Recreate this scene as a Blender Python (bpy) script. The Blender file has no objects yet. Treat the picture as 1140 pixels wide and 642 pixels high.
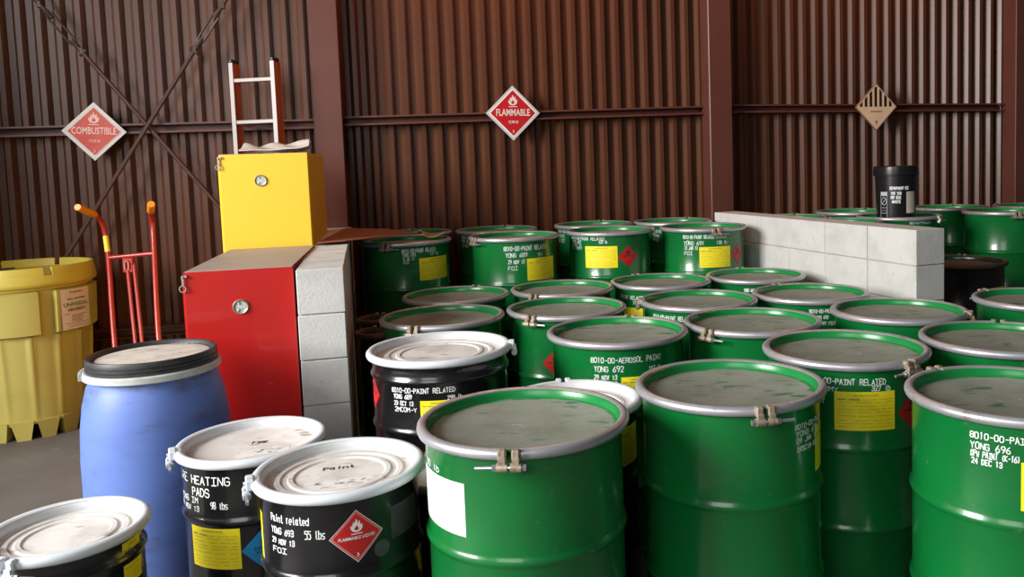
import bpy, math, random
from mathutils import Vector, Matrix
random.seed(7)
C = bpy.context.scene.collection
SC = bpy.context.scene
pi = math.pi

# ------------------------------------------------------------------ camera
F_PX, PITCH, ROLL, CAM_H = 910.32, 0.0765, -0.0325, 1.610
cam_d = bpy.data.cameras.new('camera'); cam = bpy.data.objects.new('camera', cam_d); C.objects.link(cam)
fw = Vector((0, math.cos(PITCH), -math.sin(PITCH))); rt = Vector((1, 0, 0)); up = rt.cross(fw)
rt, up = math.cos(ROLL)*rt + math.sin(ROLL)*up, -math.sin(ROLL)*rt + math.cos(ROLL)*up
M = Matrix((rt, up, -fw)).transposed().to_4x4(); M.translation = Vector((0, 0, CAM_H))
cam.matrix_world = M
cam_d.sensor_width = 36.0; cam_d.sensor_fit = 'HORIZONTAL'
cam_d.lens = F_PX/1140*36.0
cam_d.shift_x = -(652.1-570)/1140; cam_d.shift_y = -(321-252.6)/1140
cam_d.clip_start = 0.05
SC.camera = cam

# ------------------------------------------------------------------ light and exposure
SC.view_settings.view_transform = 'Standard'; SC.view_settings.look = 'None'
SC.view_settings.gamma = 1.0; SC.view_settings.use_curve_mapping = False
SC.view_settings.exposure = 0.0
wd = bpy.data.worlds.new('world'); SC.world = wd; wd.use_nodes = True
wd.node_tree.nodes['Background'].inputs[0].default_value = (0.80, 0.90, 1.0, 1)
wd.node_tree.nodes['Background'].inputs[1].default_value = 0.05

def area(name, loc, target, sx, sy, power, col):
    l = bpy.data.lights.new(name, 'AREA'); l.shape = 'RECTANGLE'; l.size = sx; l.size_y = sy
    l.energy = power; l.color = col
    o = bpy.data.objects.new(name, l); C.objects.link(o); o.location = loc
    o.rotation_euler = (Vector(target)-Vector(loc)).to_track_quat('-Z', 'Y').to_euler()
    return o
# daylight through the big open door behind and to the left of the camera, then an added frontal fill
area('door_daylight', (-6.6, -0.6, 3.7), (0.2, 3.9, 0.9), 3.2, 3.4, 1250, (1.0, 0.98, 0.95))
area('door_daylight', (-1.6, -2.6, 3.2), (0.2, 3.4, 0.7), 2.6, 2.8, 110, (1.0, 0.98, 0.96))  # weak fill added behind the camera to lift the drum fronts and labels
# warm high-bay lamp up in the roof
for lx, ly, le in ((-0.55, 5.75, 62), (2.5, 6.55, 46)):
    wl = bpy.data.lights.new('high_bay_lamp', 'POINT'); wl.energy = le; wl.color = (1.0, 0.36, 0.12); wl.shadow_soft_size = 0.25
    wo = bpy.data.objects.new('high_bay_lamp', wl); C.objects.link(wo); wo.location = (lx, ly, 4.2)

# ------------------------------------------------------------------ materials
MATS = {}
class NT:
    def __init__(s, m):
        s.t = m.node_tree; s.n = s.t.nodes; s.l = s.t.links
    def new(s, typ, **kw):
        n = s.n.new(typ)
        for k, v in kw.items(): setattr(n, k, v)
        return n
    def link(s, a, b): s.l.new(a, b)
    def coords(s, vec_scale=None):
        tc = s.new('ShaderNodeTexCoord'); oi = s.new('ShaderNodeObjectInfo')
        mul = s.new('ShaderNodeMath', operation='MULTIPLY'); mul.inputs[1].default_value = 37.0
        s.link(oi.outputs['Random'], mul.inputs[0])
        add = s.new('ShaderNodeVectorMath', operation='ADD')
        s.link(tc.outputs['Object'], add.inputs[0]); s.link(mul.outputs[0], add.inputs[1])
        out = add.outputs[0]
        if vec_scale:
            m = s.new('ShaderNodeVectorMath', operation='MULTIPLY'); m.inputs[1].default_value = vec_scale
            s.link(out, m.inputs[0]); out = m.outputs[0]
        return out, tc
    def noise(s, vec, scale, detail=4, rough=0.6):
        n = s.new('ShaderNodeTexNoise'); n.inputs['Scale'].default_value = scale
        n.inputs['Detail'].default_value = detail; n.inputs['Roughness'].default_value = rough
        s.link(vec, n.inputs['Vector']); return n.outputs['Fac']
    def ramp(s, fac, a, b, c0=(0, 0, 0, 1), c1=(1, 1, 1, 1)):
        r = s.new('ShaderNodeValToRGB'); r.color_ramp.elements[0].position = a; r.color_ramp.elements[1].position = b
        r.color_ramp.elements[0].color = c0; r.color_ramp.elements[1].color = c1
        s.link(fac, r.inputs[0]); return r.outputs[0]
    def mix(s, fac, a, b):
        m = s.new('ShaderNodeMix', data_type='RGBA')
        for sock, v in ((m.inputs[0], fac), (m.inputs[6], a), (m.inputs[7], b)):
            if isinstance(v, (int, float)): sock.default_value = v
            elif isinstance(v, tuple): sock.default_value = v if len(v) == 4 else v+(1,)
            else: s.link(v, sock)
        return m.outputs[2]
    def mul(s, a, b):
        m = s.new('ShaderNodeMath', operation='MULTIPLY')
        for i, v in enumerate((a, b)):
            if isinstance(v, (int, float)): m.inputs[i].default_value = v
            else: s.link(v, m.inputs[i])
        return m.outputs[0]

def mat(name, col, rough=0.5, metal=0.0, col2=None, nscale=6, lo=0.45, hi=0.7, stretch=None, bump=0, coat=0, spec=0.5, col3=None, n3=40, lo3=0.62, hi3=0.70, rough2=None):
    if name in MATS: return MATS[name]
    m = bpy.data.materials.new(name); m.use_nodes = True
    t = NT(m); b = t.n['Principled BSDF']
    b.inputs['Base Color'].default_value = col+(1,); b.inputs['Roughness'].default_value = rough
    b.inputs['Metallic'].default_value = metal; b.inputs['Coat Weight'].default_value = coat
    b.inputs['Specular IOR Level'].default_value = spec
    vec, tc = t.coords(stretch)
    c2 = col2 if col2 else tuple(x*0.88 for x in col)
    f = t.ramp(t.noise(vec, nscale), lo, hi)
    out = t.mix(f, col, c2)
    if col3:
        f3 = t.ramp(t.noise(vec, n3, 6, 0.7), lo3, hi3)
        out = t.mix(f3, out, col3)
    t.link(out, b.inputs['Base Color'])
    if rough2 is not None:
        mr = t.new('ShaderNodeMapRange'); mr.inputs[3].default_value = rough; mr.inputs[4].default_value = rough2
        t.link(f, mr.inputs[0]); t.link(mr.outputs[0], b.inputs['Roughness'])
    if bump:
        bn = t.new('ShaderNodeBump'); bn.inputs['Strength'].default_value = bump; bn.inputs['Distance'].default_value = 0.004
        t.link(t.noise(vec, nscale*14, 6, 0.7), bn.inputs['Height']); t.link(bn.outputs[0], b.inputs['Normal'])
    MATS[name] = m
    return m

GREEN = mat('green_paint', (0.004, 0.150, 0.030), 0.24, col2=(0.006, 0.125, 0.028), nscale=5, coat=0.3, col3=(0.075, 0.155, 0.085), n3=24, lo3=0.635, hi3=0.73, rough2=0.32)
BLACK = mat('black_paint', (0.008, 0.008, 0.009), 0.22, col2=(0.013, 0.013, 0.014), nscale=5, coat=0.3, rough2=0.33)
STEEL = mat('galvanised_ring', (0.50, 0.50, 0.53), 0.38, 0.55, col2=(0.40, 0.40, 0.43), nscale=9, col3=(0.22, 0.13, 0.09), n3=7, lo3=0.60, hi3=0.75)
WHITE = mat('white_ring_paint', (0.66, 0.71, 0.76), 0.34, col2=(0.58, 0.62, 0.66), nscale=8, col3=(0.25, 0.20, 0.17), n3=60, lo3=0.72, hi3=0.78)
RUSTRING = mat('rusty_ring', (0.10, 0.055, 0.035), 0.6, 0.2, col2=(0.16, 0.075, 0.04), nscale=9)
LUG = mat('weathered_lug_steel', (0.42, 0.36, 0.28), 0.45, 0.4, col2=(0.24, 0.15, 0.08), nscale=60)
BOLT = mat('zinc_bolt', (0.55, 0.56, 0.60), 0.3, 0.8)
YELLOWLABEL = mat('yellow_label_paper', (0.92, 0.78, 0.010), 0.55, col2=(0.90, 0.74, 0.012))
WHITEPAPER = mat('white_label_paper', (0.80, 0.80, 0.80), 0.55)
REDLABEL = mat('red_label', (0.52, 0.018, 0.016), 0.42)
BLUELABEL = mat('blue_label', (0.012, 0.24, 0.55), 0.42)
INK = mat('black_ink', (0.012, 0.012, 0.012), 0.5)
GREYINK = mat('grey_print', (0.36, 0.31, 0.07), 0.6)
WHITEINK = mat('white_print', (0.82, 0.80, 0.78), 0.5)
MARKER = mat('white_paint_marker', (0.80, 0.82, 0.82), 0.5)
WHITE.diffuse_color = (0.8, 0.8, 0.85, 1)

def lid_mat(name, wall, dust, dust2, rin, rout, extra=None, chalk=None):
    m = bpy.data.materials.new(name); m.use_nodes = True; t = NT(m); b = t.n['Principled BSDF']
    vec, tc = t.coords()
    sep = t.new('ShaderNodeVectorMath', operation='MULTIPLY'); sep.inputs[1].default_value = (1, 1, 0)
    t.link(tc.outputs['Object'], sep.inputs[0])
    ln = t.new('ShaderNodeVectorMath', operation='LENGTH'); t.link(sep.outputs[0], ln.inputs[0])
    n1 = t.noise(vec, 9, 5, 0.65)
    ad = t.new('ShaderNodeMath', operation='MULTIPLY_ADD'); ad.inputs[1].default_value = 0.03; 
    t.link(n1, ad.inputs[0]); t.link(ln.outputs['Value'], ad.inputs[2])
    mr = t.new('ShaderNodeMapRange'); mr.inputs[1].default_value = rin+0.015; mr.inputs[2].default_value = rout+0.015
    mr.inputs[3].default_value = 1; mr.inputs[4].default_value = 0
    t.link(ad.outputs[0], mr.inputs[0])
    d = t.mix(t.ramp(t.noise(vec, 6, 6, 0.65), 0.42, 0.66), dust, dust2)
    # worn streaks where the paint shows through the dust
    tcs = t.new('ShaderNodeVectorMath', operation='MULTIPLY'); tcs.inputs[1].default_value = (1.0, 2.6, 1.0); t.link(vec, tcs.inputs[0])
    wear = t.ramp(t.noise(tcs.outputs[0], 9, 3, 0.5), 0.63, 0.68)
    if extra is not None: d = t.mix(t.mul(wear, 0.8), d, extra)
    if chalk is not None:
        mrc = t.new('ShaderNodeMapRange'); mrc.inputs[1].default_value = 0.05; mrc.inputs[2].default_value = 0.085
        mrc.inputs[3].default_value = 1; mrc.inputs[4].default_value = 0; t.link(ln.outputs['Value'], mrc.inputs[0])
        ck = t.mul(t.ramp(t.noise(vec, 32, 4, 0.6), 0.58, 0.66), mrc.outputs[0])
        d = t.mix(t.mul(ck, 0.8), d, chalk)
    out = t.mix(mr.outputs[0], wall, d); t.link(out, b.inputs['Base Color'])
    r2 = t.new('ShaderNodeMapRange'); r2.inputs[3].default_value = 0.26; r2.inputs[4].default_value = 0.62
    t.link(mr.outputs[0], r2.inputs[0]); t.link(r2.outputs[0], b.inputs['Roughness'])
    MATS[name] = m; return m
LID_GREEN = lid_mat('dusty_green_lid', (0.008, 0.20, 0.045), (0.245, 0.275, 0.228), (0.180, 0.205, 0.166), 0.258, 0.270, extra=(0.015, 0.13, 0.045), chalk=(0.36, 0.37, 0.36))
LID_WHITE = {R: lid_mat('dirty_white_lid', (0.60, 0.61, 0.62), (0.72, 0.70, 0.67), (0.50, 0.47, 0.44), R-.030, R-.012, extra=(0.30, 0.26, 0.22)) for R in (.272, .228, .224, .190, .165)}
LID_BROWN = lid_mat('rusty_dark_lid', (0.012, 0.03, 0.015), (0.10, 0.075, 0.06), (0.07, 0.05, 0.04), 0.23, 0.26)

# ------------------------------------------------------------------ mesh helpers
class MB:
    def __init__(s): s.v = []; s.f = []
    def add(s, vs, fs, xf=None):
        o = len(s.v); s.v += [tuple(xf @ Vector(p)) if xf else tuple(p) for p in vs]; s.f += [tuple(i+o for i in f) for f in fs]
    def box(s, x0, x1, y0, y1, z0, z1, xf=None):
        s.add([(x0,y0,z0),(x1,y0,z0),(x1,y1,z0),(x0,y1,z0),(x0,y0,z1),(x1,y0,z1),(x1,y1,z1),(x0,y1,z1)],
              [(3,2,1,0),(4,5,6,7),(0,1,5,4),(1,2,6,5),(2,3,7,6),(3,0,4,7)], xf)
    def bevbox(s, x0, x1, y0, y1, z0, z1, b, xf=None):
        vs = []; idx = {}
        xs, ys, zs = (x0, x1), (y0, y1), (z0, z1)
        sg = (1, -1)
        for i in (0, 1):
            for j in (0, 1):
                for k in (0, 1):
                    for a in range(3):
                        p = [xs[i]+sg[i]*b, ys[j]+sg[j]*b, zs[k]+sg[k]*b]
                        p[a] = (xs[i], ys[j], zs[k])[a]
                        idx[i, j, k, a] = len(vs); vs.append(p)
        q = lambda *t: tuple(idx[x] for x in t)
        fs = []
        for i in (0, 1):
            f = q((i,0,0,0),(i,1,0,0),(i,1,1,0),(i,0,1,0)); fs.append(f if i else f[::-1])
            f = q((0,i,0,1),(0,i,1,1),(1,i,1,1),(1,i,0,1)); fs.append(f if i else f[::-1])
            f = q((0,0,i,2),(1,0,i,2),(1,1,i,2),(0,1,i,2)); fs.append(f if i else f[::-1])
        for i in (0, 1):
            for j in (0, 1):
                f = q((i,j,0,0),(i,j,1,0),(i,j,1,1),(i,j,0,1)); fs.append(f if (i ^ j) else f[::-1])
                f = q((i,0,j,0),(i,1,j,0),(i,1,j,2),(i,0,j,2)); fs.append(f[::-1] if (i ^ j) else f)
                f = q((0,i,j,1),(1,i,j,1),(1,i,j,2),(0,i,j,2)); fs.append(f if (i ^ j) else f[::-1])
        for i in (0, 1):
            for j in (0, 1):
                for k in (0, 1):
                    f = q((i,j,k,0),(i,j,k,1),(i,j,k,2)); fs.append(f if (i+j+k) % 2 else f[::-1])
        s.add(vs, fs, xf)
    def lathe(s, prof, seg=64, a0=0.0, a1=2*pi, closed=False, xf=None, cap=False):
        full = abs(a1-a0-2*pi) < 1e-6; n = seg if full else seg+1; vs = []; fs = []; k = len(prof)
        for i in range(n):
            a = a0+(a1-a0)*i/seg; ca, sa = math.cos(a), math.sin(a)
            vs += [(r*ca, r*sa, z) for r, z in prof]
        for i in range(seg):
            i2 = (i+1) % n
            for j in range(k if closed else k-1):
                j2 = (j+1) % k
                fs.append((i*k+j, i2*k+j, i2*k+j2, i*k+j2))
        if cap and not full:
            fs.append(tuple(range(k))); fs.append(tuple((n-1)*k+j for j in range(k))[::-1])
        s.add(vs, fs, xf)
    def tube(s, pts, r, seg=10, caps=True, xf=None):
        P = [Vector(p) for p in pts]; R = r if isinstance(r, (list, tuple)) else [r]*len(P)
        t0 = (P[1]-P[0]).normalized(); u = t0.orthogonal().normalized(); vs = []; fs = []
        for i, p in enumerate(P):
            t = ((P[min(i+1, len(P)-1)]-P[max(i-1, 0)])).normalized()
            u = (u - t*u.dot(t)).normalized(); w = t.cross(u)
            vs += [tuple(p+(u*math.cos(2*pi*k/seg)+w*math.sin(2*pi*k/seg))*R[i]) for k in range(seg)]
        for i in range(len(P)-1):
            for k in range(seg):
                k2 = (k+1) % seg; fs.append((i*seg+k, i*seg+k2, (i+1)*seg+k2, (i+1)*seg+k))
        if caps:
            fs.append(tuple(range(seg))[::-1]); fs.append(tuple((len(P)-1)*seg+k for k in range(seg)))
        s.add(vs, fs, xf)
    def mesh(s, name, m, ang=35):
        me = bpy.data.meshes.new(name); me.from_pydata(s.v, [], s.f); me.update()
        me.polygons.foreach_set('use_smooth', [True]*len(me.polygons)); me.set_sharp_from_angle(angle=math.radians(ang))
        if m: me.materials.append(m)
        return me
    def build(s, name, m, parent=None, ang=35):
        return link(name, s.mesh(name, m, ang), parent)
def link(name, me, parent=None, loc=None):
    o = bpy.data.objects.new(name, me); C.objects.link(o)
    if parent: o.parent = parent
    if loc: o.location = loc
    return o
def tag(o, label, cat, group=None):
    o['label'] = label; o['category'] = cat
    if group: o['group'] = group
    return o
def thing(name, label, cat, loc=(0, 0, 0), rz=0.0, group=None):
    o = bpy.data.objects.new(name, None); C.objects.link(o); o.location = loc; o.rotation_euler = (0, 0, rz)
    o.empty_display_size = 0.1
    return tag(o, label, cat, group)
def struct(o): o['kind'] = 'structure'; return o
def smooth_path(pts, n=6):
    P = [Vector(p) for p in pts]; out = []
    for i in range(len(P)-1):
        p0, p1, p2, p3 = P[max(i-1, 0)], P[i], P[i+1], P[min(i+2, len(P)-1)]
        for k in range(n):
            t = k/n
            out.append(0.5*((2*p1)+(p2-p0)*t+(2*p0-5*p1+4*p2-p3)*t*t+(3*p1-p0-3*p2+p3)*t**3))
    out.append(P[-1]); return [tuple(p) for p in out]

# ------------------------------------------------------------------ lettering
STROKES = {
'A': '00 26 40/12 32', 'B': '00 06 36 45 44 33 03/33 42 41 30 00', 'C': '45 36 16 05 01 10 30 41', 'D': '00 06 26 44 42 20 00', 'E': '40 00 06 46/03 33',
'F': '00 06 46/03 33', 'G': '45 36 16 05 01 10 30 41 43 23', 'H': '00 06/40 46/03 43', 'I': '06 46/26 20/00 40', 'J': '46 41 30 10 01', 'K': '00 06/46 03 40',
'L': '06 00 40', 'M': '00 06 23 46 40', 'N': '00 06 40 46', 'O': '10 01 05 16 36 45 41 30 10', 'P': '00 06 36 45 44 33 03', 'Q': '10 01 05 16 36 45 41 30 10/22 40',
'R': '00 06 36 45 44 33 03/23 40', 'S': '45 36 16 05 04 13 33 42 41 30 10 01', 'T': '06 46/26 20', 'U': '06 01 10 30 41 46', 'V': '06 20 46', 'W': '06 10 23 30 46',
'X': '00 46/06 40', 'Y': '06 23 46/23 20', 'Z': '06 46 00 40',
'0': '10 01 05 16 36 45 41 30 10', '1': '15 26 20', '2': '05 16 36 45 44 00 40', '3': '05 16 36 45 44 33 13/33 42 41 30 10 01', '4': '30 36 02 42',
'5': '46 06 04 34 43 41 30 00', '6': '36 14 02 01 10 30 41 42 33 13 02', '7': '06 46 10', '8': '13 04 05 16 36 45 44 33 13 02 01 10 30 41 42 33', '9': '44 33 13 04 05 16 36 45 43 20',
'-': '13 43', '(': '36 24 22 30', ')': '16 24 22 10', ' ': '',
'a': '34 14 03 01 10 30/34 30 40', 'b': '06 00/03 14 34 43 41 30 10 01', 'd': '46 40/43 34 14 03 01 10 30 41', 'e': '02 42 43 34 14 03 01 10 30', 'i': '24 20/25 26',
'l': '26 21 30', 'n': '04 00/03 14 34 43 40', 'r': '14 10/12 24 34', 's': '44 14 03 12 32 41 30 00', 't': '26 21 30 40/14 34',
}
def cyl_map(R, phi0):
    def f(x, y, off):
        a = phi0 + x/R; return ((R+off)*math.cos(a), (R+off)*math.sin(a), y)
    return f
def flat_map(x, y, off): return (x, -off, y)
def stroke_text(mb, text, width, height, fmap, slope=0.0, w=None, off=0.0008, jit=0.35):
    n = len(text); adv = width/max(n-0.25, 1); cw = adv*0.72; w = w or height*0.16
    rnd = random.Random(text)
    for i, ch in enumerate(text):
        dy = rnd.uniform(-.04, .04)*height; sc = rnd.uniform(.92, 1.06); sk = rnd.uniform(-.05, .18)
        for st in STROKES.get(ch, '').split('/'):
            pts = []
            for tok in st.split():
                gx = int(tok[0])/4 + rnd.uniform(-jit, jit)*0.08; gy = int(tok[1])/6 + rnd.uniform(-jit, jit)*0.07
                x = i*adv + gx*cw + sk*gy*height*0.4; y = gy*height*sc + dy + slope*x
                pts.append((x, y))
            for (xa, ya), (xb, yb) in zip(pts, pts[1:]):
                L = math.hypot(xb-xa, yb-ya)
                if L < 1e-6: continue
                nx, ny = -(yb-ya)/L*w/2, (xb-xa)/L*w/2; ex, ey = (xb-xa)/L*w*.35, (yb-ya)/L*w*.35
                q = [(xa-ex+nx, ya-ey+ny), (xa-ex-nx, ya-ey-ny), (xb+ex-nx, yb+ey-ny), (xb+ex+nx, yb+ey+ny)]
                mb.add([fmap(x, y, off) for x, y in q], [(0, 1, 2, 3)])
_TC = {}
def font_mesh(s):
    if s not in _TC:
        cu = bpy.data.curves.new('t', 'FONT'); cu.body = s; cu.resolution_u = 2; cu.align_x = 'CENTER'; cu.offset = 0.018
        o = bpy.data.objects.new('t', cu); C.objects.link(o)
        bpy.context.view_layer.update()
        me = bpy.data.meshes.new_from_object(o)
        vs = [tuple(v.co) for v in me.vertices]; fs = [tuple(p.vertices) for p in me.polygons]
        bpy.data.objects.remove(o); bpy.data.curves.remove(cu); bpy.data.meshes.remove(me)
        x0 = min(v[0] for v in vs); x1 = max(v[0] for v in vs); y0 = min(v[1] for v in vs); y1 = max(v[1] for v in vs)
        _TC[s] = ([((v[0]-(x0+x1)/2)/(y1-y0), (v[1]-y0)/(y1-y0)) for v in vs], fs, (x1-x0)/(y1-y0))
    return _TC[s]
def print_text(mb, s, cx, cy, width, height, fmap, off):
    vs, fs, asp = font_mesh(s); sx = width/asp if width else height
    mb.add([fmap(cx+x*sx, cy+y*height, off) for x, y in vs], fs)
def rect(mb, x0, x1, y0, y1, fmap, off, n=1):
    vs = []; fs = []
    for i in range(n+1):
        x = x0+(x1-x0)*i/n; vs += [fmap(x, y0, off), fmap(x, y1, off)]
    for i in range(n): fs.append((2*i, 2*i+2, 2*i+3, 2*i+1))
    mb.add(vs, fs)
def diamond(mb, cx, cy, h, fmap, off, n=12):
    vs = []; fs = []
    for i in range(n+1):
        x = -h+2*h*i/n; d = h-abs(x); vs += [fmap(cx+x, cy-d, off), fmap(cx+x, cy+d, off)]
    for i in range(n): fs.append((2*i, 2*i+2, 2*i+3, 2*i+1))
    mb.add(vs, fs)
def diamond_frame(mb, cx, cy, h1, h0, fmap, off, n=6):
    for sx, sy in ((1, 1), (1, -1), (-1, 1), (-1, -1)):
        vs = []; fs = []
        for i in range(n+1):
            t = i/n
            vs += [fmap(cx+sx*h1*t, cy+sy*h1*(1-t), off), fmap(cx+sx*h0*t, cy+sy*h0*(1-t), off)]
        for i in range(n):
            f = (2*i, 2*i+1, 2*i+3, 2*i+2); fs.append(f if sx*sy > 0 else f[::-1])
        mb.add(vs, fs)
FLAME = [(-.10, 0), (-.34, .10), (-.46, .30), (-.44, .52), (-.34, .40), (-.30, .62), (-.20, .80), (-.20, .62), (-.10, .74), (-.04, 1.0), (.08, .86), (.10, .64), (.18, .76), (.26, .88), (.28, .62), (.36, .46), (.44, .58), (.46, .32), (.34, .10), (.10, 0)]
def flame(mb, cx, cy, h, fmap, off):
    pts = [(x*h*0.95, y*h) for x, y in FLAME]; c = (0, .20*h); n = len(pts)
    inn = [(c[0]+(x-c[0])*.38, c[1]+(y-c[1])*.42) for x, y in pts]
    vs = [fmap(cx+x, cy+y, off) for x, y in pts+inn]
    mb.add(vs, [(i, (i+1) % n, n+(i+1) % n, n+i) for i in range(n)])
    rect(mb, cx-.42*h, cx+.42*h, cy-.16*h, cy-.09*h, fmap, off, 2)

WRITING = {
 'G7': [('8010-00-AEROSOL PAINT', -114.7, -54.0, 0.805, 0.8, 0.0207), ('YONG 692', -112.0, -87.6, 0.764, 0.767, 0.0223), ('157 lb', -66.0, -54.3, 0.762, 0.757, 0.0187), ('29 NOV 13', -112.2, -93.2, 0.731, 0.735, 0.0186), ('K-16 VRS', -111.7, -93.0, 0.705, 0.708, 0.0187)],
 'G4': [('8010-00-PAINT', -139.5, -106.7, 0.81, 0.81, 0.0177), ('YONG 696', -139.2, -118.8, 0.777, 0.784, 0.0179), ('DPW PAINT (K-16)', -139.1, -114.0, 0.755, 0.761, 0.0166), ('24 DEC 13', -138.6, -122.8, 0.734, 0.741, 0.0154)],
 'G3': [('8010-00-PAINT RELATED', -135.6, -79.0, 0.798, 0.818, 0.0193), ('327 lb', -89.2, -75.5, 0.787, 0.785, 0.0192), ('ARMY', -125.4, -112.2, 0.778, 0.785, 0.0162), ('13 MAY', -133.6, -121.6, 0.732, 0.741, 0.0164)],
 'G2': [('8010-00-PAINT', -57.5, -22.8, 0.812, 0.772, 0.0153), ('YONG 695', -56.4, -31.4, 0.783, 0.756, 0.0153), ('09 JAN 13', -56.4, -33.5, 0.761, 0.736, 0.0153), ('DRSC(N-16)', -55.6, -32.7, 0.735, 0.71, 0.0154)],
 'G9': [('8010-00-PAINT RELATED', -151.1, -102.9, 0.801, 0.825, 0.0206)],
 'G12': [('PAINT RELATED', -150.8, -115.4, 0.794, 0.812, 0.0216), ('212 lb', -130.2, -116.7, 0.773, 0.78, 0.0188)],
 'G13': [('YONG 688', -115.2, -102.8, 0.813, 0.814, 0.0191)],
 'G14': [('8010-00-PAINT', -106.0, -80.4, 0.816, 0.818, 0.0185), ('YONG 690', -100.7, -87.2, 0.786, 0.787, 0.0162), ('DRY FILM', -94.5, -79.6, 0.756, 0.755, 0.0162)],
 'S1': [('8010-00-PAINT RELATED', -82.6, -36.3, 0.82, 0.814, 0.0236), ('YONG 690', -81.9, -65.5, 0.795, 0.792, 0.0206), ('17 JUL 13', -81.9, -67.7, 0.771, 0.768, 0.0194), ('FOI', -81.0, -74.1, 0.748, 0.747, 0.0194), ('177 lb', -45.1, -31.8, 0.793, 0.79, 0.0191)],
 'S2': [('8010-00-PAINT RELATED', -99.0, -37.7, 0.805, 0.799, 0.0271), ('YONG 689', -96.9, -68.4, 0.761, 0.759, 0.0271), ('29 NOV 13', -93.9, -72.4, 0.716, 0.715, 0.0254), ('FOI', -94.0, -81.7, 0.675, 0.675, 0.0254), ('91 lb', -52.6, -30.6, 0.756, 0.751, 0.0239)],
 'S3': [('8010-00-PAINT RELATED', -157.4, -98.9, 0.826, 0.839, 0.0228), ('YONG 687', -156.1, -134.7, 0.805, 0.812, 0.0188), ('22 OCT 13', -156.5, -135.0, 0.782, 0.789, 0.0188), ('2 ARMY', -155.3, -133.4, 0.761, 0.769, 0.0188), ('222 lb', -106.0, -94.9, 0.811, 0.811, 0.0184)],
 'S4': [('8010-00-PAINT RELATED MATERIAL', -126.2, -63.7, 0.816, 0.816, 0.0228), ('YONG 691', -125.0, -96.6, 0.77, 0.774, 0.0273), ('23 JAN 13', -124.5, -105.8, 0.739, 0.742, 0.0236), ('FOI', -124.7, -113.0, 0.703, 0.705, 0.0237), ('138 lb', -79.1, -63.8, 0.776, 0.775, 0.0223)],
 'S2b': [('8010-00', -148.4, -128.1, 0.828, 0.834, 0.0228), ('YONG 68', -149.1, -130.5, 0.798, 0.803, 0.0228), ('29 NOV', -148.4, -130.9, 0.764, 0.769, 0.0229)],
 'S3b': [('8010-00', -162.2, -139.6, 0.828, 0.834, 0.0237), ('YONG', -163.1, -142.3, 0.791, 0.798, 0.0237), ('30 OCT', -161.5, -140.4, 0.753, 0.76, 0.0237)],
 'S4b': [('8010-00', -127.1, -114.0, 0.808, 0.81, 0.0211), ('YONG', -126.9, -117.2, 0.778, 0.779, 0.0211), ('FOI', -126.8, -117.3, 0.746, 0.747, 0.0211)],
 'B1': [('8010-00-PAINT RELATED', -123.0, -68.7, 0.759, 0.762, 0.0174), ('YONG 689', -121.4, -104.3, 0.734, 0.741, 0.0169), ('23 OCT 13', -121.1, -103.1, 0.708, 0.715, 0.0162), ('2MCOM-Y', -120.6, -100.4, 0.683, 0.691, 0.0162), ('299 lb', -75.0, -63.2, 0.734, 0.728, 0.016)],
 'B2': [('Paint related', -128.9, -95.7, 0.647, 0.647, 0.0206), ('YONG 693', -128.9, -107.7, 0.612, 0.612, 0.0175), ('29 NOV 13', -129.0, -107.4, 0.584, 0.584, 0.0150), ('FOI', -128.6, -114.7, 0.558, 0.558, 0.0150), ('55 lbs', -99.0, -85.0, 0.613, 0.604, 0.0228)],
 'B3': [('FIRE HEATING', -152.4, -86.5, 0.622, 0.622, 0.026), ('PADS', -124.0, -105.0, 0.582, 0.582, 0.026), ('YONG IM', -148.1, -118.0, 0.555, 0.555, 0.019), ('29 NOV 13', -150.1, -117.1, 0.528, 0.528, 0.017), ('98 lbs', -104.1, -89.5, 0.547, 0.542, 0.0208)],
 'D1': [('8010-PAINT', -95.5, -60.9, 0.839, 0.833, 0.0198)],
 'G1': [('30 lb', -158.5, -140.5, 0.788, 0.788, 0.0171)],
}
LABELS = {
 'G1': [('paper', -168.1, -120.2, 0.633, 0.779)],
 'G2': [('yellow', -35.3, -5.3, 0.634, 0.776)],
 'G3': [('yellow', -114.8, -71.9, 0.644, 0.783), ('red', -55.1, 0.699, 0.07)],
 'G4': [('yellow', -113.5, -79.4, 0.624, 0.76)],
 'G7': [('yellow', -89.8, -62.7, 0.628, 0.742), ('yellow', -6.6, 23.4, 0.754, 0.87)],
 'G12': [('yellow', -146.6, -117.1, 0.665, 0.753)],
 'G15': [('yellow', -2.0, 28.1, 0.754, 0.864)],
 'S1': [('yellow', -60.9, -10.9, 0.631, 0.777)],
 'S2': [('yellow', -69.0, -21.3, 0.6, 0.745), ('red', 8.3, 0.637, 0.07)],
 'S3': [('yellow', -127.4, -81.2, 0.643, 0.791), ('red', -66.2, 0.715, 0.075)],
 'S4': [('yellow', -103.4, -58.0, 0.616, 0.758), ('red', -42.1, 0.694, 0.075)],
 'B1': [('yellow', -97.2, -69.6, 0.621, 0.731), ('red', -155.6, 0.731, 0.07)],
 'B2': [('yellow', -178.0, -147.0, 0.499, 0.645), ('white_on_red', -63.6, 0.603, 0.075)],
 'B3': [('yellow', -129.1, -81.1, 0.344, 0.481), ('blue', -61.7, 0.401, 0.075)],
 'B5': [('yellow', -43.4, -14.2, 0.555, 0.691)],
 'B4': [('yellow', -15.6, 8.0, 0.474, 0.596)],
 'H': [('yellow', -69.8, -39.7, 0.586, 0.728)],
 'G10': [('red', -101.5, 0.652, 0.065)],
}
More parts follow.
